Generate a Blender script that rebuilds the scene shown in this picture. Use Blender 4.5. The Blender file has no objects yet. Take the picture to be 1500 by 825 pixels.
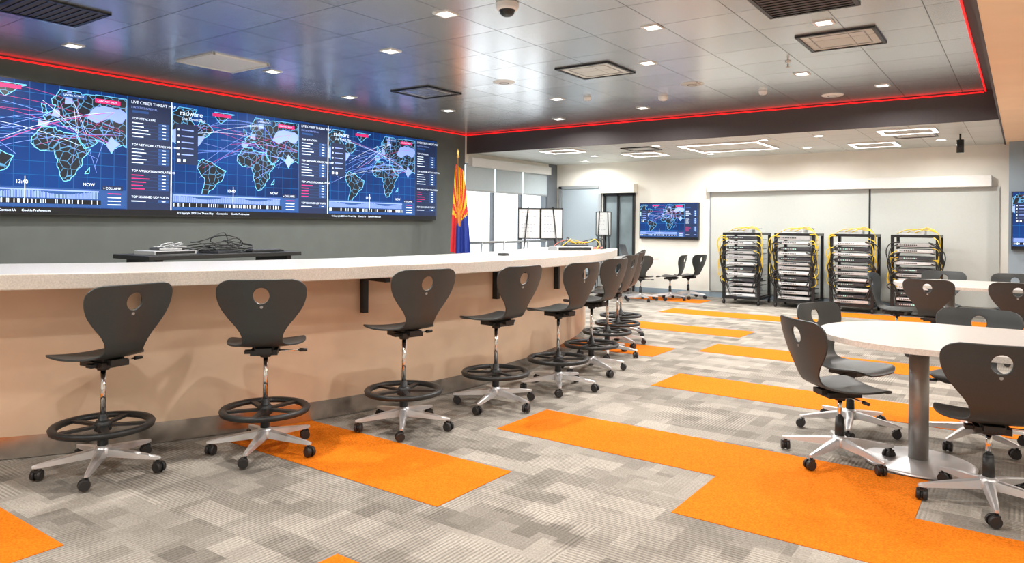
import bpy, math, random
from mathutils import Vector, Matrix
random.seed(7)
scene = bpy.context.scene
COL = scene.collection
pi = math.pi

# ------------------------------------------------------------------ materials
def nm(name):
    m = bpy.data.materials.new(name); m.use_nodes = True
    return m, m.node_tree.nodes, m.node_tree.links, m.node_tree.nodes['Principled BSDF']
def mat(name, col, rough=.5, metal=0, emis=0, noise=0, nscale=40, spec=None):
    m, N, L, B = nm(name)
    c = (*col, 1)
    B.inputs['Base Color'].default_value = c
    B.inputs['Roughness'].default_value = rough
    B.inputs['Metallic'].default_value = metal
    if spec is not None: B.inputs['Specular IOR Level'].default_value = spec
    if emis:
        B.inputs['Emission Color'].default_value = c
        B.inputs['Emission Strength'].default_value = emis
    if noise:
        g = N.new('ShaderNodeNewGeometry'); t = N.new('ShaderNodeTexNoise')
        t.inputs['Scale'].default_value = nscale; t.inputs['Detail'].default_value = 4
        L.new(g.outputs['Position'], t.inputs['Vector'])
        r = N.new('ShaderNodeMapRange'); r.inputs[1].default_value=.3; r.inputs[2].default_value=.7
        r.inputs[3].default_value = 1-noise; r.inputs[4].default_value = 1+noise
        L.new(t.outputs['Fac'], r.inputs[0])
        mx = N.new('ShaderNodeVectorMath'); mx.operation='SCALE'
        mx.inputs[0].default_value = col
        L.new(r.outputs[0], mx.inputs['Scale']); L.new(mx.outputs[0], B.inputs['Base Color'])
    return m

def carpet_mat():
    m,N,L,B = nm('carpet_grey')
    g = N.new('ShaderNodeNewGeometry')
    def brick(w,h,c1,c2,rot=0,off=.5,shift=0):
        mp = N.new('ShaderNodeMapping'); mp.inputs['Rotation'].default_value=(0,0,rot)
        mp.inputs['Location'].default_value=(shift,shift*.7,0)
        L.new(g.outputs['Position'], mp.inputs['Vector'])
        b = N.new('ShaderNodeTexBrick'); b.inputs['Scale'].default_value=1
        b.inputs['Brick Width'].default_value=w; b.inputs['Row Height'].default_value=h
        b.inputs['Mortar Size'].default_value=0; b.offset=off
        b.inputs['Color1'].default_value=(*c1,1); b.inputs['Color2'].default_value=(*c2,1)
        L.new(mp.outputs[0], b.inputs['Vector']); return b
    A = brick(.305,.153,(.105,.094,.082),(.47,.43,.375))
    Bk = brick(.152,.102,(.13,.115,.098),(.42,.385,.335),rot=pi/2,shift=.13)
    big = brick(.61,.61,(.17,.152,.13),(.32,.295,.255),off=0,shift=.2)
    mx = N.new('ShaderNodeMix'); mx.data_type='RGBA'; mx.inputs[0].default_value=.42
    L.new(A.outputs['Color'], mx.inputs[6]); L.new(Bk.outputs['Color'], mx.inputs[7])
    mx2 = N.new('ShaderNodeMix'); mx2.data_type='RGBA'; mx2.inputs[0].default_value=.27
    L.new(mx.outputs[2], mx2.inputs[6]); L.new(big.outputs['Color'], mx2.inputs[7])
    mx=mx2
    sel = brick(.61,.61,(0,0,0),(1,1,1),off=0,shift=.31)
    sep = N.new('ShaderNodeSeparateXYZ'); L.new(g.outputs['Position'], sep.inputs[0])
    gt = N.new('ShaderNodeMath'); gt.operation='GREATER_THAN'; gt.inputs[1].default_value=.5
    L.new(sel.outputs['Color'], gt.inputs[0])
    ms = N.new('ShaderNodeMix'); ms.data_type='FLOAT'
    L.new(gt.outputs[0], ms.inputs[0]); L.new(sep.outputs['X'], ms.inputs[2]); L.new(sep.outputs['Y'], ms.inputs[3])
    mu = N.new('ShaderNodeMath'); mu.operation='MULTIPLY'; mu.inputs[1].default_value=2*pi/.020
    L.new(ms.outputs[0], mu.inputs[0])
    si = N.new('ShaderNodeMath'); si.operation='SINE'; L.new(mu.outputs[0], si.inputs[0])
    blk = brick(.61,.305,(0,0,0),(1,1,1),shift=.05)
    mr0 = N.new('ShaderNodeMapRange'); mr0.inputs[1].default_value=.4; mr0.inputs[2].default_value=.7
    mr0.inputs[3].default_value=.05; mr0.inputs[4].default_value=.26
    L.new(blk.outputs['Color'], mr0.inputs[0])
    am = N.new('ShaderNodeMath'); am.operation='MULTIPLY'; L.new(si.outputs[0], am.inputs[0]); L.new(mr0.outputs[0], am.inputs[1])
    n = N.new('ShaderNodeTexNoise'); n.inputs['Scale'].default_value=110; n.inputs['Detail'].default_value=3; L.new(g.outputs['Position'], n.inputs['Vector'])
    ad = N.new('ShaderNodeMath'); ad.operation='ADD'; L.new(am.outputs[0], ad.inputs[0])
    mr = N.new('ShaderNodeMapRange'); mr.inputs[3].default_value=.5; mr.inputs[4].default_value=1.5
    L.new(n.outputs['Fac'], mr.inputs[0]); L.new(mr.outputs[0], ad.inputs[1])
    sc = N.new('ShaderNodeVectorMath'); sc.operation='SCALE'
    L.new(mx.outputs[2], sc.inputs[0]); L.new(ad.outputs[0], sc.inputs['Scale'])
    L.new(sc.outputs[0], B.inputs['Base Color'])
    B.inputs['Roughness'].default_value=.95; B.inputs['Specular IOR Level'].default_value=.15
    bp = N.new('ShaderNodeBump'); bp.inputs['Strength'].default_value=.3; bp.inputs['Distance'].default_value=.004
    L.new(n.outputs['Fac'], bp.inputs['Height']); L.new(bp.outputs[0], B.inputs['Normal'])
    return m

def tile_ceiling(name, c1, c2, rough, seam, metal=0.0, size=.61, spec=.5):
    m,N,L,B = nm(name)
    g = N.new('ShaderNodeNewGeometry')
    b = N.new('ShaderNodeTexBrick'); b.inputs['Scale'].default_value=1; b.offset=0
    b.inputs['Brick Width'].default_value=size; b.inputs['Row Height'].default_value=size
    b.inputs['Mortar Size'].default_value=.004; b.inputs['Mortar Smooth'].default_value=.1
    b.inputs['Color1'].default_value=(*c1,1); b.inputs['Color2'].default_value=(*c2,1); b.inputs['Mortar'].default_value=(*seam,1)
    L.new(g.outputs['Position'], b.inputs['Vector']); L.new(b.outputs['Color'], B.inputs['Base Color'])
    B.inputs['Roughness'].default_value=rough; B.inputs['Metallic'].default_value=metal
    B.inputs['Specular IOR Level'].default_value=spec
    bp = N.new('ShaderNodeBump'); bp.inputs['Strength'].default_value=.25; bp.inputs['Distance'].default_value=.003; bp.invert=True
    L.new(b.outputs['Fac'], bp.inputs['Height']); L.new(bp.outputs[0], B.inputs['Normal'])
    return m

def map_land_mat():
    m,N,L,B = nm('screen_land')
    g = N.new('ShaderNodeNewGeometry')
    v = N.new('ShaderNodeTexVoronoi'); v.feature='DISTANCE_TO_EDGE'; v.inputs['Scale'].default_value=11
    L.new(g.outputs['Position'], v.inputs['Vector'])
    r = N.new('ShaderNodeValToRGB'); r.color_ramp.elements[0].position=.018; r.color_ramp.elements[0].color=(.12,.42,.75,1)
    r.color_ramp.elements[1].position=.04; r.color_ramp.elements[1].color=(.002,.005,.014,1)
    L.new(v.outputs['Distance'], r.inputs[0])
    L.new(r.outputs[0], B.inputs['Emission Color']); B.inputs['Emission Strength'].default_value=1.1
    B.inputs['Base Color'].default_value=(.004,.006,.01,1); B.inputs['Roughness'].default_value=.4
    return m
def screen_bg_mat():
    m,N,L,B = nm('screen_bg')
    g = N.new('ShaderNodeNewGeometry')
    sep = N.new('ShaderNodeSeparateXYZ'); L.new(g.outputs['Position'], sep.inputs[0])
    axy = N.new('ShaderNodeMath'); axy.operation='ADD'; L.new(sep.outputs['X'],axy.inputs[0]); L.new(sep.outputs['Y'],axy.inputs[1])
    def line(src):
        mo=N.new('ShaderNodeMath'); mo.operation='PINGPONG'; mo.inputs[1].default_value=.07; L.new(src,mo.inputs[0])
        lt=N.new('ShaderNodeMath'); lt.operation='LESS_THAN'; lt.inputs[1].default_value=.003; L.new(mo.outputs[0],lt.inputs[0]); return lt
    a=line(axy.outputs[0]); b=line(sep.outputs['Z'])
    mxx=N.new('ShaderNodeMath'); mxx.operation='MAXIMUM'; L.new(a.outputs[0],mxx.inputs[0]); L.new(b.outputs[0],mxx.inputs[1])
    n=N.new('ShaderNodeTexNoise'); n.inputs['Scale'].default_value=.9; L.new(g.outputs['Position'],n.inputs['Vector'])
    rr=N.new('ShaderNodeValToRGB'); rr.color_ramp.elements[0].position=.35; rr.color_ramp.elements[0].color=(.003,.022,.11,1)
    rr.color_ramp.elements[1].position=.7; rr.color_ramp.elements[1].color=(.005,.055,.26,1); L.new(n.outputs['Fac'],rr.inputs[0])
    mi=N.new('ShaderNodeMix'); mi.data_type='RGBA'; L.new(mxx.outputs[0],mi.inputs[0]); L.new(rr.outputs[0],mi.inputs[6]); mi.inputs[7].default_value=(.010,.14,.42,1)
    L.new(mi.outputs[2],B.inputs['Emission Color']); B.inputs['Emission Strength'].default_value=1.3
    B.inputs['Base Color'].default_value=(.003,.005,.012,1); B.inputs['Roughness'].default_value=.4; B.inputs['Specular IOR Level'].default_value=.2
    return m

M = {}
M['carpet']=carpet_mat()
M['orange']=mat('carpet_orange',(.66,.168,.008),.95,noise=.28,nscale=110,spec=.1)
M['ceil']=tile_ceiling('ceiling_metal_panel',(.54,.555,.57),(.64,.655,.67),.24,(.06,.06,.06),metal=.78)
M['ceil2']=tile_ceiling('ceiling_tile_light',(.54,.57,.54),(.60,.63,.60),.45,(.22,.22,.22))
M['tanceil']=mat('ceiling_tan_paint',(.90,.66,.44),.8,noise=.03,nscale=3)
M['darkwall']=mat('wall_dark_grey',(.115,.132,.125),.75,noise=.05,nscale=5)
M['cream']=mat('wall_cream_paint',(.85,.82,.74),.8,noise=.03,nscale=3)
M['bluegrey']=mat('wall_blue_grey_paint',(.27,.34,.40),.8,noise=.03,nscale=3)
M['greyframe']=mat('window_surround_grey',(.16,.18,.20),.7,noise=.03,nscale=3)
M['soffit']=mat('soffit_charcoal',(.080,.070,.075),.6,noise=.05)
M['red']=mat('led_red',(.85,.010,.012),.5,emis=1.2)
M['quartz']=mat('quartz_white',(.68,.665,.64),.2,noise=.13,nscale=160)
M['quartzedge']=mat('quartz_edge',(.68,.63,.57),.3,noise=.14,nscale=120)
M['tan']=mat('counter_tan_laminate',(.70,.52,.37),.45,noise=.05,nscale=4)
M['steel']=mat('brushed_steel',(.66,.63,.60),.24,1.0,noise=.1,nscale=20)
M['alu']=mat('cast_aluminium',(.64,.64,.65),.36,.7)
M['chrome']=mat('chrome',(.8,.8,.8),.12,1.0)
M['shell']=mat('shell_charcoal_plastic',(.034,.040,.041),.40,noise=.15,nscale=300)
M['black']=mat('black_plastic',(.014,.016,.017),.45,noise=.1,nscale=50)
M['blackm']=mat('black_metal',(.018,.019,.021),.35,.3,noise=.1,nscale=30)
M['wheel']=mat('caster_rubber',(.02,.018,.018),.5,noise=.1,nscale=80)
M['light']=mat('led_diffuser',(1,.97,.93),.5,emis=9)
M['lightbar']=mat('led_bar',(1,.98,.95),.5,emis=5)
M['white']=mat('white_plastic',(.80,.80,.78),.5,noise=.02)
M['wboard']=mat('whiteboard_surface',(.66,.69,.70),.35,noise=.02)
M['lite']=mat('table_laminate',(.52,.49,.46),.32,noise=.05,nscale=60)
M['colgrey']=mat('table_column_silver',(.36,.36,.35),.4,.7,noise=.05)
M['panel']=mat('screen_fabric_grey',(.54,.56,.53),.8,noise=.02)
M['door']=mat('door_grey_paint',(.34,.40,.44),.5,noise=.03)
M['frame']=mat('frame_aluminium',(.40,.42,.43),.4,.6)
M['dglass']=mat('tinted_glass',(.20,.25,.27),.12,noise=.2,nscale=2)
M['yellow']=mat('cable_yellow',(.74,.52,.02),.5,noise=.03)
M['silver']=mat('device_silver',(.55,.57,.59),.35,.4,noise=.05)
M['devwhite']=mat('device_light',(.68,.71,.73),.4,noise=.05)
M['devdark']=mat('device_dark',(.04,.043,.052),.4,noise=.1)
M['port']=mat('port_led',(.4,.7,.6),.4,emis=.4)
M['shade']=mat('shade_fabric',(.52,.60,.64),.9,noise=.03)
M['ink']=mat('marker_ink',(.10,.12,.22),.6)
M['inkred']=mat('marker_ink_red',(.75,.20,.15),.6)
M['sland']=map_land_mat(); M['sbg']=screen_bg_mat()
M['scyan']=mat('screen_cyan',(.14,.52,.85),.5,emis=1.1)
M['slil']=mat('screen_lilac',(.22,.32,.74),.5,emis=1.0)
M['sarc']=mat('screen_arc',(.20,.34,.90),.5,emis=1.1)
M['sred']=mat('screen_red_arc',(.50,.05,.22),.5,emis=.9)
M['swhite']=mat('screen_white',(.72,.84,1),.5,emis=1.1)
M['spink']=mat('screen_pink',(.62,.02,.16),.5,emis=.9)
M['sdark']=mat('screen_dark_panel',(.004,.014,.055),.5,emis=1.0)
M['sblack']=mat('screen_black',(.002,.003,.006),.4,emis=.3)
M['smid']=mat('screen_mid',(.010,.055,.20),.5,emis=1.0)
M['fred']=mat('flag_red',(.62,.02,.03),.8,noise=.1); M['fyel']=mat('flag_yellow',(.92,.50,.03),.8,noise=.1)
M['fblue']=mat('flag_blue',(.015,.04,.28),.8,noise=.1); M['fcop']=mat('flag_copper',(.62,.22,.05),.8,noise=.1)
M['wood']=mat('pole_wood',(.25,.12,.05),.4,noise=.2,nscale=30)
M['gold']=mat('gold_finial',(.8,.55,.15),.3,1)

# ------------------------------------------------------------------ mesh builder
class MB:
    def __init__(s): s.v=[]; s.f=[]; s.mi=[]; s.ms=[]; s.sm=[]
    def m(s,name):
        if name not in s.ms: s.ms.append(name)
        return s.ms.index(name)
    def face(s,pts,m,smooth=False):
        b=len(s.v); s.v+= [tuple(p) for p in pts]; s.f.append(tuple(range(b,b+len(pts)))); s.mi.append(s.m(m)); s.sm.append(smooth)
    def box(s,c,d,m,rz=0,M4=None):
        b=len(s.v); hx,hy,hz=d[0]/2,d[1]/2,d[2]/2
        R=Matrix.Translation(c)@Matrix.Rotation(rz,4,'Z') if M4 is None else M4
        for x,y,z in [(-1,-1,-1),(1,-1,-1),(1,1,-1),(-1,1,-1),(-1,-1,1),(1,-1,1),(1,1,1),(-1,1,1)]:
            s.v.append(tuple(R@Vector((x*hx,y*hy,z*hz))))
        for q in [(0,3,2,1),(4,5,6,7),(0,1,5,4),(1,2,6,5),(2,3,7,6),(3,0,4,7)]:
            s.f.append(tuple(b+i for i in q)); s.mi.append(s.m(m)); s.sm.append(False)
    def bb(s,x0,x1,y0,y1,z0,z1,m): s.box(((x0+x1)/2,(y0+y1)/2,(z0+z1)/2),(abs(x1-x0),abs(y1-y0),abs(z1-z0)),m)
    def cyl(s,p0,p1,r0,r1,m,n=20,cap=True,smooth=True):
        p0=Vector(p0);p1=Vector(p1); a=(p1-p0).normalized()
        t=Vector((1,0,0)) if abs(a.x)<.9 else Vector((0,1,0))
        u=a.cross(t).normalized(); w=a.cross(u)
        b=len(s.v)
        for p,r in((p0,r0),(p1,r1)):
            for i in range(n):
                q=2*pi*i/n; s.v.append(tuple(p+u*math.cos(q)*r+w*math.sin(q)*r))
        for i in range(n):
            j=(i+1)%n; s.f.append((b+i,b+j,b+n+j,b+n+i)); s.mi.append(s.m(m)); s.sm.append(smooth)
        if cap:
            s.f.append(tuple(b+i for i in reversed(range(n)))); s.mi.append(s.m(m)); s.sm.append(False)
            s.f.append(tuple(b+n+i for i in range(n))); s.mi.append(s.m(m)); s.sm.append(False)
    def lathe(s,prof,m,c=(0,0,0),n=32,closed=False):
        b=len(s.v); k=len(prof)
        for i in range(n):
            q=2*pi*i/n
            for r,z in prof: s.v.append((c[0]+r*math.cos(q),c[1]+r*math.sin(q),c[2]+z))
        for i in range(n):
            j=(i+1)%n
            for t in range(k if closed else k-1):
                t2=(t+1)%k
                s.f.append((b+i*k+t,b+j*k+t,b+j*k+t2,b+i*k+t2)); s.mi.append(s.m(m)); s.sm.append(True)
    def arc(s,C,r0,r1,a0,a1,z0,z1,m,n=96,mtop=None):
        b=len(s.v)
        for i in range(n+1):
            a=a0+(a1-a0)*i/n; c,d=math.cos(a),math.sin(a)
            for r,z in((r0,z0),(r1,z0),(r1,z1),(r0,z1)): s.v.append((C[0]+r*c,C[1]+r*d,z))
        for i in range(n):
            for t in range(4):
                t2=(t+1)%4; s.f.append((b+i*4+t,b+i*4+t2,b+i*4+4+t2,b+i*4+4+t))
                s.mi.append(s.m(mtop if (mtop and t==2) else m)); s.sm.append(False)
        s.f.append((b+3,b+2,b+1,b)); s.mi.append(s.m(m)); s.sm.append(False)
        e=b+n*4; s.f.append((e,e+1,e+2,e+3)); s.mi.append(s.m(m)); s.sm.append(False)
    def mesh(s,name):
        me=bpy.data.meshes.new(name); me.from_pydata(s.v,[],s.f)
        for k in s.ms: me.materials.append(M[k])
        me.polygons.foreach_set('material_index',s.mi); me.polygons.foreach_set('use_smooth',s.sm); me.update()
        return me
    def obj(s,name,parent=None,bevel=0):
        o=bpy.data.objects.new(name,s.mesh(name)); COL.objects.link(o)
        if parent: o.parent=parent
        if bevel:
            bv=o.modifiers.new('bevel','BEVEL'); bv.width=bevel; bv.segments=2; bv.limit_method='ANGLE'
        return o
def empty(name,loc=(0,0,0),rz=0):
    e=bpy.data.objects.new(name,None); COL.objects.link(e); e.location=loc; e.rotation_euler=(0,0,rz); e.empty_display_size=.1
    return e
def inst(name,me,parent,loc=(0,0,0),rz=0):
    o=bpy.data.objects.new(name,me); COL.objects.link(o); o.parent=parent; o.location=loc; o.rotation_euler=(0,0,rz); return o
def curve(name,paths,r,m,parent=None):
    cu=bpy.data.curves.new(name,'CURVE'); cu.dimensions='3D'; cu.bevel_depth=r; cu.bevel_resolution=2; cu.resolution_u=6
    for P in paths:
        sp=cu.splines.new('BEZIER'); sp.bezier_points.add(len(P)-1)
        for bp_,p in zip(sp.bezier_points,P):
            bp_.co=p; bp_.handle_left_type=bp_.handle_right_type='AUTO'
    cu.materials.append(M[m]); 
    return cu

# ------------------------------------------------------------------ room
XL=-8.35; YF=13.4; XR=3.6; YB=-2.6; ZC=3.0; ZL=2.65; YS=10.25; XE=-.245
def room(name,fn):
    b=MB(); fn(b); return b.obj(name)
room('floor',lambda b:b.bb(XL-.2,XR+.2,YB-.2,YF+.2,-.1,0,'carpet'))
ob=MB()
for x0,x1,y0,y1 in [(-2.82,-.40,3.80,4.41),(-1.34,1.1,3.19,3.80),(-4.0,-2.265,2.58,3.19),(-5.0,-3.235,.74,1.35),
                    (-2.265,-.43,1.36,1.97),(-2.55,.5,5.62,6.23),(-2.84,.8,7.46,8.07),(-4.6,-2.79,8.68,9.29),
                    (-4.65,-1.6,10.5,11.1),(-4.25,-3.1,6.85,7.46),(-6.4,-4.6,12.1,12.7),(-2.4,.2,11.7,12.3)]:
    ob.bb(x0,x1,y0,y1,.0,.003,'orange')
ob.obj('carpet_tile_orange')
room('ceiling',lambda b:(b.bb(XL,-.37,YB,YS,ZC,ZC+.1,'ceil'),b.bb(-.37,XE,YB,YS,ZC,ZC+.1,'soffit')))
room('ceiling_far',lambda b:b.bb(XL,XE,YS+.02,YF,ZL+.01,ZL+.11,'ceil2'))
room('ceiling_right',lambda b:b.bb(XE+.02,XR,YB,YF,ZL,ZL+.1,'tanceil'))
room('trim_soffit',lambda b:(b.bb(XL,XE,YS,YS+.02,ZL-.005,ZC,'soffit'),b.bb(XE,XE+.02,YB,YF,ZL-.003,ZC,'soffit')))
room('trim_led_strip',lambda b:(b.bb(XL+.002,XL+.016,YB,YS,2.972,2.988,'red'),b.bb(XL+.02,-.40,YS-.016,YS-.002,2.974,2.989,'red'),
     b.bb(-.384,-.370,YB,YS-.03,2.980,2.995,'red')))
room('wall_left',lambda b:(b.bb(XL-.2,XL,YB,10.2,0,ZC+.1,'darkwall')))
room('wall_left_window',lambda b:(b.bb(XL-.2,XL,10.2,13.05,0,.45,'cream'),b.bb(XL-.2,XL,10.2,13.05,2.48,ZC,'cream'),
     b.bb(XL-.2,XL,13.05,YF,0,ZC,'greyframe')))
room('wall_far',lambda b:b.bb(XL-.2,XR+.2,YF,YF+.2,0,ZC,'cream'))
room('wall_far_right',lambda b:b.bb(-.18,XR,13.0,YF,0,ZL,'bluegrey'))
room('wall_right',lambda b:b.bb(XR,XR+.2,YB,YF,0,ZC,'cream'))
room('wall_back',lambda b:b.bb(XL-.2,XR+.2,YB-.2,YB,0,ZC+.1,'cream'))
room('baseboard_far',lambda b:b.bb(-6.9,-.18,YF-.015,YF,0,.1,'bluegrey'))
room('baseboard_left',lambda b:b.bb(XL,XL+.015,YB,10.2,0,.1,'black'))
# window
w=MB()
for y in (10.2,11.15,12.1,13.05): w.bb(XL-.12,XL-.05,y-.03,y+.03,.45,2.48,'greyframe')
for z in (.45,1.0,2.48): w.bb(XL-.12,XL-.05,10.2,13.05,z-.025,z+.025,'greyframe')
w.obj('window_1')
w=MB(); w.bb(XL+.0,XL+.10,10.3,13.0,2.42,2.58,'white')
for y0,y1 in((10.25,11.13),(11.17,12.08),(12.12,13.0)):
    w.bb(XL-.02,XL-.01,y0,y1,1.98,2.45,'shade'); w.bb(XL-.03,XL+.0,y0,y1,1.96,1.99,'frame')
w.obj('window_roller_shade')
w=MB()
for z in (.55,1.02): w.cyl((XL+.25,10.4,z),(XL+.25,12.6,z),.02,.02,'frame',12)
for y in (10.4,11.1,11.9,12.6): w.cyl((XL+.25,y,0),(XL+.25,y,1.02),.02,.02,'frame',12)
w.obj('guard_rail')

# ceiling services
lights=[(-7.30,3.09),(-6.69,4.85),(-4.94,4.9),(-3.70,4.27),(-2.52,5.52),(-1.32,6.15),(-3.11,6.7),(-1.95,8.08),(-1.34,9.24),
        (-4.98,7.98),(-6.82,7.94),(-4.35,9.23),(-4.0,2.2),(-1.6,3.0),(-6.4,1.0),(-2.0,.4),(-4.2,-.6),(-7.2,6.4),(-1.4,-1.3),(-5.9,9.5)]  # later entries are extra downlights added to light the room
def downlight(x,y,z,pw,col=(1,.965,.92)):
    b=MB(); 
    for dx,dy,sx,sy in((0,.065,.15,.02),(0,-.065,.15,.02),(.065,0,.02,.11),(-.065,0,.02,.11)): b.box((dx,dy,-.004),(sx,sy,.008),'white')
    b.box((0,0,-.001),(.11,.11,.002),'light')
    o=b.obj('recessed_downlight'); o.location=(x,y,z)
    l=bpy.data.lights.new('downlight_lamp','AREA'); l.size=.11; l.energy=pw; l.color=col; l.spread=math.radians(165)
    lo=bpy.data.objects.new('lamp',l); COL.objects.link(lo); lo.parent=o; lo.location=(0,0,-.012)
for x,y in lights: downlight(x,y,ZC,38)
for x,y in [(1.0,-1),(1.0,2.2),(1.2,5.2),(1.0,8.4),(1.0,11.3),(2.6,3.6),(2.6,9.5)]: downlight(x,y,ZL,36)  # added downlights out of view, lighting the right side

def sq_fixture(name,x,y,z,s,inner,edge='blackm'):
    b=MB(); t=.03
    for dx,dy,sx,sy in((0,s/2,s+t,t),(0,-s/2,s+t,t),(s/2,0,t,s),(-s/2,0,t,s)): b.box((dx,dy,-.008),(sx,sy,.016),edge)
    b.box((0,0,-.004),(s-.02,s-.02,.008),inner); 
    if inner=='soffit':
        for k in range(9): b.box((0,-s/2+.06+k*(s-.12)/8,-.010),(s-.04,.012,.01),'blackm')
    elif edge!='white':
        for q in (.72,):
            e=s*q/2
            for dx,dy,sx,sy in((0,e,2*e,.008),(0,-e,2*e,.008),(e,0,.008,2*e),(-e,0,.008,2*e)): b.box((dx,dy,-.010),(sx,sy,.006),'frame')
    o=b.obj(name); o.location=(x,y,z)
sq_fixture('return_air_grille',-1.31,5.45,ZC,.62,'soffit')
sq_fixture('supply_air_diffuser',-1.31,6.78,ZC,.60,'ceil2'); sq_fixture('supply_air_diffuser',-3.72,6.72,ZC,.60,'ceil2')
sq_fixture('supply_air_diffuser',-6.10,6.68,ZC,.60,'ceil'); sq_fixture('return_air_grille',-6.23,2.47,ZC,.6,'soffit')
sq_fixture('ceiling_access_panel',-6.76,4.3,ZC,.62,'white','white')
for n,x,y,z,r,h,mm in [('ceiling_speaker',-1.95,9.6,ZC,.13,.012,'white'),('ceiling_speaker',-4.91,6.7,ZC,.13,.012,'white'),('ceiling_speaker',-3.14,7.98,ZC,.13,.012,'ceil2'),
        ('smoke_detector',-3.76,8.57,ZC,.06,.05,'white'),('smoke_detector',-4.6,8.1,ZC,.05,.04,'white'),('smoke_detector',-2.6,8.9,ZC,.05,.04,'white')]:
    b=MB(); b.lathe([(0,-h),(r*.6,-h),(r*.92,-h*.7),(r,0)],mm,n=28); b.lathe([(r*.35,-h-.002),(r*.45,-h-.002)],'soffit',n=28); o=b.obj(n); o.location=(x,y,z)
b=MB(); b.lathe([(0,-.05),(.075,-.05),(.085,-.03),(.085,0)],'white'); b.lathe([(.0,-.10),(.03,-.095),(.05,-.08),(.06,-.05)],'black'); o=b.obj('dome_security_camera'); o.location=(-3.15,4.33,ZC)
b=MB(); b.lathe([(.03,0),(.03,-.008),(.008,-.01),(.008,-.05),(.02,-.055),(.02,-.06),(0,-.062)],'steel',n=16); o=b.obj('fire_sprinkler'); o.location=(-1.92,7.4,ZC)
b=MB(); b.cyl((0,0,0),(0,0,-.08),.012,.012,'blackm'); b.cyl((0,0,-.08),(0,0,-.26),.045,.045,'black'); o=b.obj('hanging_mic'); o.location=(-.72,11.7,ZL+.01)  # small black hanging microphone, has no lamp in it
def lin_frame(x,y,sx,sy):
    b=MB(); t=.06
    for dx,dy,a,c in((0,sy/2,sx+t,t),(0,-sy/2,sx+t,t),(sx/2,0,t,sy-t),(-sx/2,0,t,sy-t)):
        b.box((dx,dy,-.012),(a,c,.022),'white'); b.box((dx,dy,-.024),(a-.012,c-.012,.004),'lightbar')
    o=b.obj('linear_ceiling_light'); o.location=(x,y,ZL+.01)
for a in [(-6.62,10.8,.6,.45),(-3.94,11.6,1.25,1.1),(-1.27,10.9,.62,.5),(-1.9,12.4,.6,.6),(-5.6,12.0,.6,.6)]: lin_frame(*a)
sq_fixture('supply_air_diffuser',-1.25,11.5,ZL+.01,.5,'ceil2'); sq_fixture('supply_air_diffuser',-5.3,11.2,ZL+.01,.5,'ceil2')
for x,y in [(-6.6,11.9),(-2.9,12.4),(-4.9,10.9),(-1.0,12.3),(-2.4,10.9),(-7.3,12.8),(-4.6,12.6),(-3.2,11.0)]: downlight(x,y,ZL+.01,27,(1,.985,.95))  # downlights added to brighten the far area beside its linear fixtures

# ------------------------------------------------------------------ screens
AF=[(-6,36),(10,37),(11,33),(20,31),(33,31),(37,22),(43,12),(51,12),(47,4),(41,-3),(40,-15),(35,-20),(33,-26),(27,-34),(19,-35),(15,-27),(12,-17),(13,-8),(9,0),(9,5),(-7,4),(-13,8),(-17,14),(-16,22),(-10,30)]
SA=[(-77,8),(-72,12),(-60,8),(-50,1),(-35,-6),(-39,-15),(-42,-23),(-49,-27),(-54,-34),(-62,-39),(-65,-45),(-68,-53),(-74,-50),(-73,-38),(-70,-20),(-76,-14),(-81,-5),(-80,1)]
NA=[(-125,60),(-110,68),(-95,71),(-82,68),(-94,60),(-82,53),(-78,60),(-65,58),(-56,52),(-66,45),(-74,40),(-81,31),(-81,26),(-90,30),(-97,26),(-95,18),(-88,21),(-84,15),(-83,9),(-78,8),(-92,14),(-105,20),(-112,30),(-124,41)]
EU=[(-9,37),(-9,43),(-1,44),(-4,48),(4,52),(8,55),(10,58),(6,58),(5,62),(14,68),(28,71),(40,67),(60,69),(75,72),(100,74),(120,72),(122,40),(121,30),(110,21),(106,10),(100,14),(97,17),(91,22),(80,15),(77,8),(72,20),(62,25),(56,26),(59,22),(45,13),(39,21),(35,30),(36,36),(28,37),(26,40),(22,38),(18,41),(13,45),(9,44),(3,42),(-2,37)]
UK=[(-5,50),(1,51),(-2,57),(-6,58)]; GL=[(-45,60),(-22,68),(-30,73),(-55,73),(-54,66)]; MGs=[(44,-25),(50,-15),(49,-24)]
HL=[[(-9,37),(-9,43),(2,42),(0,38)],[(5,48),(15,48),(14,54),(7,54)],[(46,50),(58,46),(74,52),(90,49),(98,56),(88,61),(66,62),(52,58)],[(-120,33),(-95,28),(-80,31),(-70,45),(-95,49),(-120,48)],[(70,22),(77,9),(80,14),(88,23),(76,32)],[(20,60),(30,60),(28,69),(22,67)]]
def merc(l): return math.degrees(math.log(math.tan(pi/4+math.radians(max(-80,min(80,l)))/2)))
def clip(poly,u0,u1,v0,v1):
    def cl(P,inside,inter):
        out=[]
        for i in range(len(P)):
            a,b=P[i-1],P[i]
            if inside(b):
                if not inside(a): out.append(inter(a,b))
                out.append(b)
            elif inside(a): out.append(inter(a,b))
        return out
    def ix(c,k):
        def f(a,b):
            t=(c-a[k])/(b[k]-a[k]); return (a[0]+(b[0]-a[0])*t,a[1]+(b[1]-a[1])*t)
        return f
    for fn,c,k in((lambda p:p[0]>=u0,u0,0),(lambda p:p[0]<=u1,u1,0),(lambda p:p[1]>=v0,v0,1),(lambda p:p[1]<=v1,v1,1)):
        if len(poly)<3: return []
        poly=cl(poly,fn,ix(c,k))
    return poly
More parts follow.
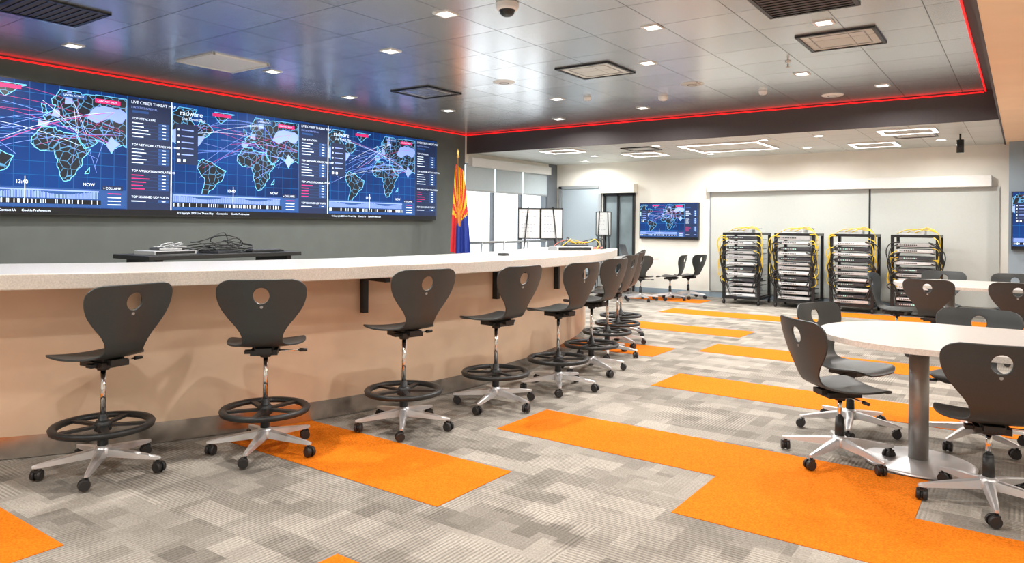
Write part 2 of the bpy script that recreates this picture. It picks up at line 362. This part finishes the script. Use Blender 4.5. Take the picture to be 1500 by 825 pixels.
def rough(poly,rnd,it=2,amp=.10):
    for _ in range(it):
        out=[]
        for i in range(len(poly)):
            a=poly[i];b=poly[(i+1)%len(poly)]; out.append(a)
            d=(b[0]-a[0],b[1]-a[1]); k=rnd.uniform(-amp,amp); out.append(((a[0]+b[0])/2-d[1]*k,(a[1]+b[1])/2+d[0]*k))
        poly=out
    return poly
def screen(name,O,U,Nn,W,H,reps,depth=.06,text=True):
    O=Vector(O);U=Vector(U);Nn=Vector(Nn);V=Vector((0,0,1))
    root=empty(name,O)
    b=MB(); P=lambda u,v,l: (U*u+V*v+Nn*(l*.0008))
    def q(u0,u1,v0,v1,l,m): b.face([P(u0,v0,l),P(u1,v0,l),P(u1,v1,l),P(u0,v1,l)],m)
    for (a0,a1,c0,c1) in((-.015,W+.015,-.015,0),(-.015,W+.015,H,H+.015),(-.015,0,0,H),(W,W+.015,0,H)):
        p=[P(a0,c0,0),P(a1,c1,0)]; x=[min(p[0][i],p[1][i]) for i in range(3)]; y=[max(p[0][i],p[1][i]) for i in range(3)]
        e=-Nn*depth
        for i in range(3):
            if e[i]<0: x[i]+=e[i]
            elif e[i]>0: y[i]+=e[i]
        b.bb(x[0],y[0],x[1],y[1],x[2],y[2],'black')
    sw=W/reps
    rnd=random.Random(3)
    def txt(s,u,v,sz,m='swhite',al='LEFT'):
        c=bpy.data.curves.new('label','FONT'); c.body=s; c.size=sz; c.align_x=al; c.materials.append(M[m])
        o=bpy.data.objects.new('screen_text',c); COL.objects.link(o); o.parent=root
        R=Matrix((U,V,Nn)).transposed().to_4x4(); R.translation=P(u,v,6.5); o.matrix_local=R
    for k in range(reps):
        a=k*sw; S=lambda u:a+u*sw; T=lambda v:v*H
        q(S(0),S(1),0,H,0,'sbg')
        pr=lambda p:(S(.43+.0036*p[0]),T(.46+.0054*merc(p[1])))
        cr_=random.Random(11)
        for j,pl in enumerate([AF,SA,NA,EU,UK,GL,MGs]+HL):
            pl=rough(pl,cr_)
            c=clip([pr(p) for p in pl],S(.0),S(.775),T(.16),T(.97))
            if len(c)<3: continue
            hl=j>=7
            b.face([P(x,y,2 if hl else 1) for x,y in c],'slil' if hl else 'sland')
            if not hl:
                t=.0028*sw/2
                for i in range(len(c)):
                    A=Vector(c[i-1]);Bq=Vector(c[i]); d=Bq-A
                    if d.length<1e-5: continue
                    n=Vector((-d.y,d.x)).normalized()*t
                    b.face([P(*(A-n),1.6),P(*(Bq-n),1.6),P(*(Bq+n),1.6),P(*(A+n),1.6)],'scyan')
        hubs=[(10,50),(-95,38),(80,58),(75,22),(35,32),(105,35),(30,62)]
        for i in range(34):
            A=pr((rnd.uniform(-118,60),rnd.uniform(10,68) if i%4 else rnd.uniform(-25,10))); Z=pr(rnd.choice(hubs)); mid=((A[0]+Z[0])/2,(A[1]+Z[1])/2+abs(A[0]-Z[0])*.10)
            pts=[]
            for s_ in range(13):
                t=s_/12; pts.append((A[0]*(1-t)**2+2*mid[0]*t*(1-t)+Z[0]*t*t,A[1]*(1-t)**2+2*mid[1]*t*(1-t)+Z[1]*t*t))
            mm=rnd.choice(['sarc','sarc','sarc','swhite','sred','slil'])
            for s_ in range(12):
                A1=Vector(pts[s_]);B1=Vector(pts[s_+1]); d=B1-A1
                if d.length<1e-5 or max(A1.x,B1.x)>S(.77) or max(A1.y,B1.y)>T(.98) or min(A1.x,B1.x)<S(0): continue
                n=Vector((-d.y,d.x)).normalized()*sw*.0006
                b.face([P(*(A1-n),3),P(*(B1-n),3),P(*(B1+n),3),P(*(A1+n),3)],mm)
        q(S(.78),S(.995),T(.02),T(.985),4,'sdark')
        q(S(.776),S(.780),T(.02),T(.98),4.5,'smid'); q(S(.995),S(1),0,H,4.5,'swhite' if k<reps-1 else 'smid')
        y=.84
        for sec,head in enumerate(['TOP ATTACKERS','TOP NETWORK ATTACK VECTORS','TOP APPLICATION VIOLATIONS','TOP SCANNED UDP PORTS']):
            if text: txt(head,S(.80),T(y-.03),.034*H/1.3)
            for r in range(5 if sec<3 else 1):
                yy=y-.062-r*.029
                q(S(.80),S(.80+rnd.uniform(.04,.09)),T(yy),T(yy+.007),5,'spink' if sec==2 else 'swhite')
                q(S(.93),S(.985),T(yy-.004),T(yy+.018),5,'smid'); q(S(.950),S(.968),T(yy+.002),T(yy+.010),5.5,'swhite')
                q(S(.80),S(.985),T(yy-.009),T(yy-.007),5,'smid')
            y-=.222
        if text: txt('LIVE CYBER THREAT MAP',S(.795),T(.945),.045*H/1.3); txt('STATISTICS INTERVAL',S(.795),T(.905),.030*H/1.3,'slil')
        q(S(.80),S(.88),T(.868),T(.888),5,'smid')
        if text: txt('radware',S(.04),T(.90),.085*H/1.3); txt('Live Threat Map',S(.05),T(.86),.045*H/1.3); txt('CONTACT SALES',S(.640),T(.918),.026*H/1.3); txt('UNDER ATTACK',S(.497),T(.93),.026*H/1.3)
        q(S(.63),S(.745),T(.907),T(.942),5,'spink'); q(S(.22),S(.33),T(.93),T(.96),5,'spink'); q(S(.485),S(.595),T(.918),T(.952),5,'smid')
        q(S(.02),S(.14),T(.46),T(.82),3.6,'sdark')
        for r in range(5):
            q(S(.03),S(.04),T(.76-r*.055),T(.775-r*.055),5,'swhite'); q(S(.05),S(.115),T(.763-r*.055),T(.773-r*.055),5,'slil')
        q(S(.03),S(.045),T(.48),T(.505),5,'swhite'); q(S(.06),S(.075),T(.48),T(.505),5,'swhite')
        q(S(.0),S(.775),T(.05),T(.20),3.6,'smid')
        for i in range(110):
            u=.01+i*.0058; hh=.03+.035*(.5+.5*math.sin(i*.12+1))*rnd.uniform(.6,1)
            q(S(u),S(u+.0034),T(.12),T(.12+hh),5,'slil')
        q(S(.01),S(.65),T(.175),T(.186),5,'slil')
        q(S(.005),S(.66),T(.075),T(.112),5,'sblack')
        for i in range(46):
            u=.01+rnd.random()*.64; q(S(u),S(u+.003),T(.078),T(.110),5.5,'swhite')
        for r in range(4): q(S(.69),S(.75),T(.165-r*.03),T(.172-r*.03),5,'spink' if r==0 else 'swhite')
        q(S(.345),S(.348),T(.10),T(.28),5.6,'swhite')
        q(0 if k==0 else S(0),S(1),0,T(.045),5.8,'sblack')
        if text:
            txt('13:40',S(.31),T(.225),.05*H/1.3); txt('NOW',S(.58),T(.225),.045*H/1.3); txt('v COLLAPSE',S(.67),T(.205),.034*H/1.3)
            txt('© Copyright 2023 Live Threat Map     Contact Us     Cookie Preferences',S(.03),T(.014),.032*H/1.3)
        q(S(.665),S(.76),T(.195),T(.235),5,'sdark')
    o=b.obj('display_panel',root)
    return root
Wd=7.085; Hd=1.345
screen('led_video_wall',(XL+.075,.268*8.35,1.425),(0,1,0),(1,0,0),Wd,Hd,3,depth=.07)
screen('wall_mounted_tv',(-6.32,YF-.07,1.10),(1,0,0),(0,-1,0),1.21,.69,1,depth=.06,text=False)
screen('wall_mounted_tv',(-.13,13.0-.07,1.055),(1,0,0),(0,-1,0),1.47,.83,1,depth=.06,text=False)

# ------------------------------------------------------------------ far wall fittings
b=MB(); b.bb(-4.92,-.40,YF-.14,YF-.001,2.0,2.18,'white'); b.obj('projection_screen_housing',bevel=.01)
b=MB(); b.bb(-4.86,-2.13,YF-.03,YF-.001,.12,2.0,'panel'); b.bb(-2.10,-.3,YF-.03,YF-.001,.12,2.0,'panel'); b.bb(-2.13,-2.10,YF-.035,YF-.001,.12,2.0,'black')
b.bb(-4.89,-4.86,YF-.035,YF-.001,.12,2.0,'frame'); b.obj('sliding_wall_panel')
b=MB(); b.bb(-8.2,-7.28,YF-.03,YF-.001,0,2.13,'door'); 
for x in(-8.24,-7.26): b.bb(x-.035,x+.035,YF-.05,YF-.001,0,2.18,'frame')
b.bb(-8.27,-7.22,YF-.05,YF-.001,2.13,2.19,'frame'); b.cyl((-7.40,YF-.03,1.0),(-7.40,YF-.09,1.0),.012,.012,'chrome'); b.cyl((-7.40,YF-.085,1.0),(-7.54,YF-.085,1.0),.01,.01,'chrome')
b.obj('door_1')
b=MB(); b.bb(-7.12,-6.50,YF-.02,YF-.001,0,2.0,'dglass')
for x in(-7.15,-6.83,-6.48): b.bb(x-.02,x+.02,YF-.06,YF-.001,0,2.0,'blackm')
b.bb(-7.18,-6.45,YF-.06,YF-.001,1.96,2.02,'blackm'); b.bb(-7.22,-6.42,YF-.16,YF-.001,2.02,2.2,'cream'); b.obj('door_2')

# ------------------------------------------------------------------ counter
C=(-9.7,4.9); R=6.4; A0,A1=math.radians(-52),math.radians(28)
root=empty('bar_counter')
b=MB(); b.arc(C,R-1.05,R,A0,A1,.985,1.07,'quartzedge',mtop='quartz'); b.obj('countertop',root,bevel=.006)
b=MB(); b.arc(C,R-.95,R-.38,A0,math.radians(27),.13,.985,'tan'); b.obj('counter_body',root)
b=MB(); b.arc(C,R-.93,R-.385,A0,math.radians(26.9),.004,.13,'steel'); b.obj('toe_kick',root)
b=MB()
for a in (-39,-26.3,-13,0,11,20.5):
    t=math.radians(a); c,s=math.cos(t),math.sin(t)
    b.box((C[0]+(R-.355)*c,C[1]+(R-.355)*s,.85),(.05,.04,.27),'blackm',rz=t)
    b.box((C[0]+(R-.21)*c,C[1]+(R-.21)*s,.965),(.34,.04,.03),'blackm',rz=t)
b.obj('support_bracket',root)

# ------------------------------------------------------------------ chairs
CP=[(-.292,.400,.165),(-.289,.388,.205),(-.280,.355,.236),(-.268,.30,.238),(-.252,.24,.218),(-.236,.18,.178),(-.222,.13,.138),(-.205,.08,.112),
    (-.172,.032,.112),(-.12,.006,.15),(-.06,-.004,.192),(.02,-.008,.218),(.10,-.004,.224),(.16,.0,.212),(.20,-.008,.18),(.222,-.022,.12)]
def cr(p0,p1,p2,p3,t): return [.5*((2*b_)+(-a+c)*t+(2*a-5*b_+4*c-d)*t*t+(-a+3*b_-3*c+d)*t**3) for a,b_,c,d in zip(p0,p1,p2,p3)]
prof=[]
for i in range(len(CP)-1):
    p=[CP[max(i-1,0)],CP[i],CP[i+1],CP[min(i+2,len(CP)-1)]]
    for k in range(8): prof.append(cr(*p,k/8))
prof.append(list(CP[-1]))
S_=[0]
for i in range(1,len(prof)): S_.append(S_[-1]+math.hypot(prof[i][0]-prof[i-1][0],prof[i][1]-prof[i-1][1]))
TOT=S_[-1]
def ev(s):
    s=max(0,min(TOT,s))
    for i in range(1,len(S_)):
        if S_[i]>=s:
            t=(s-S_[i-1])/(S_[i]-S_[i-1]+1e-9); return [prof[i-1][k]*(1-t)+prof[i][k]*t for k in range(3)]
    return prof[-1]
def shell_mesh():
    nu,nv=36,84; hc=.093; ha,hb=.043,.047
    par=[];
    for j in range(nv+1):
        s=TOT*j/nv; hw=ev(s)[2]
        for i in range(nu+1): par.append([(-1+2*i/nu)*hw,s])
    faces=[];hole=set();keep=set()
    for j in range(nv):
        for i in range(nu):
            q=(j*(nu+1)+i,j*(nu+1)+i+1,(j+1)*(nu+1)+i+1,(j+1)*(nu+1)+i)
            cx=sum(par[k][0] for k in q)/4; cs=sum(par[k][1] for k in q)/4-hc
            if (cx/ha)**2+(cs/hb)**2<1: hole|=set(q)
            else: faces.append(q); keep|=set(q)
    for k in hole&keep:
        x,s=par[k][0],par[k][1]-hc; l=math.sqrt((x/ha)**2+(s/hb)**2)
        par[k]=[x/l,s/l+hc]
    def pos(x,s):
        y,z,h=ev(s); tb=max(0,min(1,(s-.30)/.16)); tb=tb*tb*(3-2*tb)
        cb=(1-tb)*.75; cs=tb*.35
        return (x,y+cb*x*x,z+cs*x*x)
    me=bpy.data.meshes.new('moulded_shell'); me.from_pydata([pos(*p) for p in par],[],faces)
    import bmesh
    bm=bmesh.new(); bm.from_mesh(me)
    loose=[v for v in bm.verts if not v.link_faces]; bmesh.ops.delete(bm,geom=loose,context='VERTS')
    bmesh.ops.recalc_face_normals(bm,faces=bm.faces)
    bm.to_mesh(me); bm.free()
    for p in me.polygons: p.use_smooth=True
    me.materials.append(M['shell']); return me
SH=shell_mesh()
b=MB()
yb,zb,_=ev(.160)
b.cyl((0,yb-.004,zb),(0,yb-.0075,zb),.009,.008,'colgrey',18)
BADGE=b.mesh('badge')
def star_mesh(r=.30):
    b=MB(); b.lathe([(0,.075),(.045,.075),(.05,.09),(.045,.125),(.03,.14),(0,.14)],'alu',n=24)
    for k in range(5):
        a=2*pi*k/5; c,s=math.cos(a),math.sin(a)
        secs=[(.03,.026,.082,.128),(.12,.024,.078,.116),(.22,.018,.072,.100),(r,.013,.068,.086),(r+.018,.008,.070,.082)]
        base=len(b.v)
        for rr,w_,z0,z1 in secs:
            for yy,zz in((-w_,z0),(w_,z0),(w_*.8,z1-.004),(w_*.4,z1),(-w_*.4,z1),(-w_*.8,z1-.004)):
                b.v.append((rr*c-yy*s,rr*s+yy*c,zz))
        for i in range(4):
            for t in range(6):
                t2=(t+1)%6; b.f.append((base+i*6+t,base+i*6+t2,base+i*6+6+t2,base+i*6+6+t)); b.mi.append(b.m('alu')); b.sm.append(False)
        b.f.append(tuple(base+24+t for t in range(6))); b.mi.append(b.m('alu')); b.sm.append(False)
        cx,cy=r*c,r*s; b.cyl((cx,cy,.05),(cx,cy,.075),.008,.008,'blackm',10)
        aa=a+1.1+k*.8; ax=Vector((math.cos(aa),math.sin(aa),0)); f=Vector((-ax.y,ax.x,0))*.012
        ctr=Vector((cx,cy,.029))+f
        for sgn in(-1,1): b.cyl(ctr+ax*sgn*.007,ctr+ax*sgn*.025,.029,.026,'wheel',20)
        b.cyl(ctr-ax*.008,ctr+ax*.008,.022,.022,'black',14); b.box((cx+f.x*.5,cy+f.y*.5,.052),(.04,.03,.012),'black',rz=aa)
    return b.mesh('star_base')
STAR=star_mesh()
def col_mesh(seat,stool):
    b=MB(); z1=.30 if stool else .24
    b.cyl((0,0,.13),(0,0,z1),.027,.024,'black'); b.lathe([(.024,z1),(.02,z1+.008),(.014,z1+.01)],'black',n=20); b.cyl((0,0,z1),(0,0,seat-.06),.014,.014,'chrome')
    if stool:
        z=.245; b.lathe([(.250,z-.014),(.256,z+.004),(.248,z+.015),(.226,z+.015),(.212,z+.004),(.216,z-.014)],'black',n=56,closed=True)
        b.lathe([(.027,z-.03),(.042,z-.025),(.045,z+.012),(.03,z+.03),(.02,z+.03)],'black',n=24)
        for k in range(5):
            a=2*pi*k/5+.4; c,s=math.cos(a),math.sin(a); b.box((c*.13,s*.13,z),(.18,.034,.014),'black',rz=a)
    return b.mesh('column_with_foot_ring' if stool else 'gas_column')
def mech_mesh():
    b=MB(); b.lathe([(.03,-.085),(.035,-.06),(.05,-.05),(0,-.05)],'black',n=20)
    b.box((0,-.01,-.045),(.15,.20,.03),'black'); b.box((0,-.02,-.026),(.11,.15,.022),'black'); b.box((0,-.115,-.03),(.09,.05,.028),'black')
    b.cyl((.06,.0,-.05),(.20,.02,-.055),.006,.006,'chrome',10); b.cyl((.19,.02,-.055),(.235,.023,-.056),.011,.009,'black',10)
    b.box((-.09,-.05,-.045),(.04,.05,.018),'black')
    return b.mesh('tilt_mechanism')
MECH=mech_mesh(); cols={}
def chair(name,x,y,heading,seat,stool,brot):
    root=empty(name,(x,y,0.004),math.radians(heading))
    o=inst('seat_shell',SH,root,(0,0,seat))
    sd=o.modifiers.new('thickness','SOLIDIFY'); sd.thickness=.011; sd.offset=0
    bv=o.modifiers.new('edge','BEVEL'); bv.width=.003; bv.segments=2; bv.limit_method='ANGLE'; bv.angle_limit=math.radians(50)
    inst('badge',BADGE,root,(0,0,seat))
    inst('tilt_mechanism',MECH,root,(0,0,seat+.01))
    key=(round(seat,2),stool)
    if key not in cols: cols[key]=col_mesh(seat,stool)
    inst('gas_column',cols[key],root,(0,0,0),math.radians(brot*.5)); inst('star_base',STAR,root,(0,0,0),math.radians(brot))
for x,y,h,s,br in [(-4.03,1.87,96,.62,10),(-3.63,2.60,49,.63,40),(-3.32,3.44,76,.66,20),(-3.19,4.28,84,.65,55),(-3.11,5.03,84,.65,5),
                   (-3.24,5.82,88,.65,30),(-3.50,6.62,95,.65,60),(-3.72,7.28,102,.65,15),(-4.02,7.95,108,.65,33)]:
    chair('bar_stool',x,y,h,s,True,br)
for x,y,h,br in [(-.86,4.50,-47,12),(-.93,5.20,-112,30),(-.13,4.20,12,50),(-.25,5.32,176,0),(-.76,8.74,-8,20),(-.06,8.80,5,40),(-1.16,9.15,-95,10),
                 (-.80,10.0,178,25),(-.05,10.0,185,5),(-5.6,11.85,20,15),(-5.25,12.35,95,40),(-5.1,12.85,80,0),(-6.7,11.8,-30,10),(.85,4.1,10,12),(.8,8.7,0,12)]:
    chair('task_chair',x,y,h,.42,False,br)

# ------------------------------------------------------------------ tables
def table(name,x,y,half,r,zt=.74):
    root=empty(name,(x,y,0.003)); b=MB()
    pts=[]
    for i in range(33):
        a=-pi/2+pi*i/32; pts.append((half+r*math.cos(a),r*math.sin(a)))
    for i in range(33):
        a=pi/2+pi*i/32; pts.append((-half+r*math.cos(a),r*math.sin(a)))
    if half==0: pts=pts[:32]+pts[33:65]
    n=len(pts)
    b.face([(p[0],p[1],zt) for p in pts],'lite'); b.face([(p[0],p[1],zt-.03) for p in reversed(pts)],'quartzedge')
    for i in range(n):
        p,q=pts[i],pts[(i+1)%n]; b.face([(p[0],p[1],zt-.03),(q[0],q[1],zt-.03),(q[0],q[1],zt),(p[0],p[1],zt)],'quartzedge',True)
    b.obj('tabletop',root)
    b=MB()
    for cx in ([-half-.06,half+.06] if half else [0]):
        b.cyl((cx,0,.01),(cx,0,zt-.03),.052,.052,'colgrey',28)
        b.lathe([(0,.0),(.285,.0),(.29,.008),(.27,.016),(.07,.028),(.045,.032)],'alu',c=(cx,0,0),n=48)
        b.lathe([(.045,zt-.05),(.12,zt-.04),(.12,zt-.03)],'blackm',c=(cx,0,0),n=24)
    b.obj('pedestal',root)
    b=MB(); b.box((half*.05,.02,zt+.003),(.14,.11,.006),'blackm'); b.box((half*.05,.02,zt+.008),(.11,.03,.006),'devdark'); b.obj('power_grommet',root)
table('conference_table',.08,4.70,.50,.59)
table('conference_table',-.10,9.28,.50,.61)
table('round_table',-6.1,12.42,0,.55)
b=MB(); b.box((0,0,.014),(.34,.24,.014),'silver'); 
b.box((0,0,0),(.34,.006,.22),'devdark',M4=Matrix.Translation((0,.16,.135))@Matrix.Rotation(math.radians(-18),4,'X')); o=b.obj('laptop_computer'); o.location=(-6.05,12.4,.751); o.rotation_euler=(0,0,2.4)

# ------------------------------------------------------------------ server racks
def rack_meshes(seed):
    rn=random.Random(seed); b=MB(); w,d,h=.60,.62,1.24
    for x in(-w/2,w/2):
        for y in(-d/2,d/2): b.box((x,y,(h+.09)/2),(.045,.045,h-.09),'blackm')
        b.box((x,0,.11),(.04,d,.04),'blackm'); b.box((x,0,h-.02),(.04,d,.04),'blackm')
    for y in(-d/2,d/2):
        for z in(.11,h-.02): b.box((0,y,z),(w,.04,.04),'blackm')
    for x in(-w/2,w/2):
        for y in(-d/2,d/2):
            b.cyl((x,y,.05),(x,y,.1),.015,.015,'blackm',10); b.cyl((x-.016,y,.035),(x+.016,y,.035),.035,.035,'wheel',18)
    f=MB(); z=.15; kinds=['silver','devdark','devwhite','devdark','devwhite','silver']; i=0
    while z<h-.10:
        hh=rn.choice([.040,.05,.06,.044]); k=kinds[(i+seed)%6]; dep=rn.uniform(.35,.5)
        f.box((rn.uniform(-.01,.01),-d/2+dep/2-.03,z+hh/2),(.47,dep,hh),k)
        f.box((0,-d/2-.033,z+hh/2),(.50,.006,hh*.9),k); y=-d/2-.038
        for p in range(9):
            f.box((-.19+p*.027,y,z+hh*.5),(.015,.006,hh*.30),'black' if k!='devdark' else ('port' if rn.random()<.3 else 'silver'))
        f.box((0,0,z-.008),(.52,d*.9,.008),'silver' if rn.random()<.6 else 'blackm')
        z+=hh+rn.choice([.03,.04,.06]); i+=1
    f.box((-.05,-.08,h+.03),(.34,.30,.05),'devwhite'); f.box((.12,-.02,h+.075),(.22,.2,.03),'silver')
    yc=[];bc=[]
    for s_ in(-1,1):
        for n in range(4):
            z0=rn.uniform(.85,1.26); z1=rn.uniform(.35,.8); x=s_*rn.uniform(.22,.26); o=s_*rn.uniform(.30,.37)
            yc.append([(x,-d/2-.04,z0),(o,-d/2-.07,z0-.05+rn.uniform(-.03,.05)),(o+rn.uniform(-.02,.02),-d/2-.06,(z0+z1)/2),(o,-d/2-.05,z1+.04),(x,-d/2-.04,z1)])
        for n in range(8):
            z0=rn.uniform(.5,1.2); z1=rn.uniform(.18,.6); x=s_*rn.uniform(.18,.25); o=s_*rn.uniform(.27,.38)
            bc.append([(x,-d/2-.04,z0),(o,-d/2-.09,z0-.06),(o,-d/2-.07,(z0+z1)/2),(x,-d/2-.04,z1)])
    for n in range(3): yc.append([(-.25+.1*n,-.2,h+.02),(-.1+.1*n,-.28,h+.08),(.15,-.2,h+.07+.02*n),(.30,-.25,h+.02),(.34,-.30,h-.25)])
    return b.mesh('rack_frame'),f.mesh('rack_devices'),curve('yellow_cables',yc,.0065,'yellow'),curve('black_cables',bc,.008,'black')
for i,x in enumerate((-3.97,-3.09,-2.215,-1.34)):
    fr,dv,c1,c2=rack_meshes(10+i)
    root=empty('server_rack',(x,12.72,.002))
    inst('frame',fr,root); inst('rack_devices',dv,root); inst('yellow_cables',c1,root); inst('black_cables',c2,root)

# ------------------------------------------------------------------ back desk and equipment
b=MB(); b.bb(-6.95,-6.3,3.3,4.95,1.0,1.04,'black'); b.bb(-6.9,-6.35,3.4,3.46,0.03,1.0,'blackm'); b.bb(-6.9,-6.35,4.8,4.86,0.03,1.0,'blackm')
b.bb(-6.95,-6.3,3.38,3.48,0,.03,'blackm'); b.bb(-6.95,-6.3,4.78,4.88,0,.03,'blackm'); b.bb(-6.65,-6.6,3.46,4.8,.5,.56,'blackm'); b.obj('standing_desk',bevel=.004)
def gear(name,x,y,z,rz,parts):
    b=MB()
    for c,d,m in parts: b.box(c,d,m)
    o=b.obj(name,bevel=.003); o.location=(x,y,z+.001); o.rotation_euler=(0,0,rz)
gear('network_switch',-6.6,3.62,1.04,.1,[((0,0,.018),(.3,.44,.036),'silver'),((.15,0,.018),(.006,.4,.025),'black')])
gear('network_switch',-6.6,3.63,1.078,-.2,[((0,0,.012),(.22,.25,.024),'devdark'),((.11,0,.012),(.006,.2,.016),'silver')])
gear('keyboard',-6.5,4.62,1.04,.1,[((0,0,.01),(.15,.42,.018),'black'),((0,0,.022),(.12,.38,.006),'devdark')])
gear('laptop_closed',-6.55,4.15,1.04,.3,[((0,0,.011),(.24,.34,.02),'devdark'),((0,0,.023),(.23,.33,.004),'black')])
rn=random.Random(5)
def tangle(name,x,y,z,m,n,sx,sy,hh,r=.005):
    P=[]
    for k in range(n): P.append([(rn.uniform(-sx,sx),rn.uniform(-sy,sy),r+rn.random()*hh*(1 if 0<q<4 else 0)) for q in range(5)])
    o=bpy.data.objects.new(name,curve(name,P,r,m)); COL.objects.link(o); o.location=(x,y,z)
tangle('cable_bundle_black',-6.55,4.15,1.068,'black',7,.15,.33,.09)
tangle('cable_bundle_grey',-6.6,3.62,1.106,'silver',3,.12,.15,.04)
def onc(a,r): t=math.radians(a); return C[0]+r*math.cos(t),C[1]+r*math.sin(t)
x,y=onc(19,5.95); gear('network_switch',x,y,1.07,.9,[((0,0,.022),(.42,.26,.044),'silver'),((0,-.13,.022),(.38,.006,.03),'black'),((.05,0,.055),(.25,.18,.022),'devdark')])
x,y=onc(24,5.9); gear('network_switch',x,y,1.07,.6,[((0,0,.02),(.40,.24,.04),'devdark'),((0,-.12,.02),(.36,.006,.025),'silver')])
x,y=onc(21.5,5.95); tangle('cable_bundle_yellow',x,y,1.073,'yellow',3,.3,.35,.09,.0045); tangle('cable_bundle_black',x,y,1.073,'black',5,.25,.35,.1)
tangle('cable_bundle_red',x,y,1.073,'inkred',2,.3,.3,.08,.0045)
x,y=onc(3,5.9); b=MB(); b.lathe([(0,.022),(.045,.022),(.05,.01),(.05,0),(0,0)],'black',n=24); o=b.obj('conference_speaker_puck'); o.location=(x,y,1.071)

# easel whiteboards
def easel(x,y,rz,zb,zt,w,two):
    root=empty('easel_whiteboard',(x,y,0),rz); b=MB(); 
    for k in range(2 if two else 1):
        cx=(k-.5)*w*1.04 if two else 0
        b.box((cx,0,(zb+zt)/2),(w,.02,zt-zb),'wboard'); t=.016
        for dx in(-w/2,w/2): b.box((cx+dx,-.002,(zb+zt)/2),(t,.03,zt-zb+t),'blackm')
        for z in(zb,zt): b.box((cx,-.002,z),(w,.03,t),'blackm')
        rr=random.Random(k+2)
        for l in range(6):
            zz=zt-.07-l*(zt-zb-.12)/6; xx=-w/2+.05; end=w/2-.08-rr.random()*.1
            while xx<end:
                L_=rr.uniform(.015,.04); b.box((cx+xx+L_/2,-.0112,zz+rr.uniform(-.003,.003)),(L_,.001,.005),'inkred' if l==0 else 'ink'); xx+=L_+.02
    W2=w*(1.04 if two else .5)
    for s_ in(-1,1):
        b.cyl((s_*W2*.55,.0,zt+.02),(s_*W2*1.0,-.22,.005),.012,.012,'blackm',10); b.cyl((s_*W2*.55,.02,zt+.02),(s_*W2*.95,.30,.005),.012,.012,'blackm',10)
    b.box((0,-.03,zb-.02),(W2*2,.06,.015),'blackm'); b.obj('board_and_legs',root)
easel(-6.55,10.0,math.radians(38),1.12,1.62,.36,True)
easel(-6.95,12.95,math.radians(25),1.15,1.62,.30,False)

# flag
root=empty('state_flag_on_pole',(-7.6,9.1,0)); b=MB()
b.lathe([(0,.0),(.16,0),(.16,.03),(.05,.06),(.02,.10),(0,.1)],'gold',n=28); b.cyl((0,0,.05),(0,0,2.45),.014,.014,'wood',12); b.lathe([(.014,2.44),(.03,2.46),(.012,2.49),(.022,2.53),(0,2.60)],'gold',n=16); b.obj('pole',root)
b=MB(); nu,nv=48,40; dirv=Vector((.80,.60,0)); nv_=Vector((-.6,.8,0))*-1
def fp(i,j):
    a=i/nu; t=j/nv; wd=.12+.22*t**.7; z=2.34-1.45*t-.10*a
    fold=math.sin(a*pi*5.5+t*1.5)*.035*(.4+.8*t)
    p=dirv*((a-.35)*wd+.01)+nv_*(fold+.02); return (p.x,p.y,z)
base=len(b.v)
for j in range(nv+1):
    for i in range(nu+1): b.v.append(fp(i,j))
for j in range(nv):
    for i in range(nu):
        a=(i+.5)/nu; t=(j+.5)/nv; da=(a-.45)*.9; dt=.62-t
        if da*da*.5+(t-.60)**2<.0055 : m='fcop'
        elif t<.62+.25*(.5-a): m='fred' if int((math.atan2(da,max(dt,.01))+pi)/.17)%2 else 'fyel'
        else: m='fblue' if a>.25 else 'fred'
        b.f.append((base+j*(nu+1)+i,base+j*(nu+1)+i+1,base+(j+1)*(nu+1)+i+1,base+(j+1)*(nu+1)+i)); b.mi.append(b.m(m)); b.sm.append(True)
b.obj('flag_cloth',root)

# ------------------------------------------------------------------ world, camera
wd=bpy.data.worlds.new('daylight'); scene.world=wd; wd.use_nodes=True
bg=wd.node_tree.nodes['Background']; bg.inputs[0].default_value=(.90,.96,1,1); bg.inputs[1].default_value=2.8
cam=bpy.data.cameras.new('camera'); co=bpy.data.objects.new('camera',cam); COL.objects.link(co)
cam.sensor_width=36; cam.lens=25.2; cam.shift_y=-.0557; cam.clip_start=.05
co.matrix_world=Matrix.Translation((0,0,1.35))@Matrix.Rotation(math.radians(35.5),4,'Z')@Matrix.Rotation(pi/2,4,'X')@Matrix.Rotation(.0087,4,'Z')
scene.camera=co
scene.view_settings.view_transform='Standard'
scene.view_settings.exposure=0
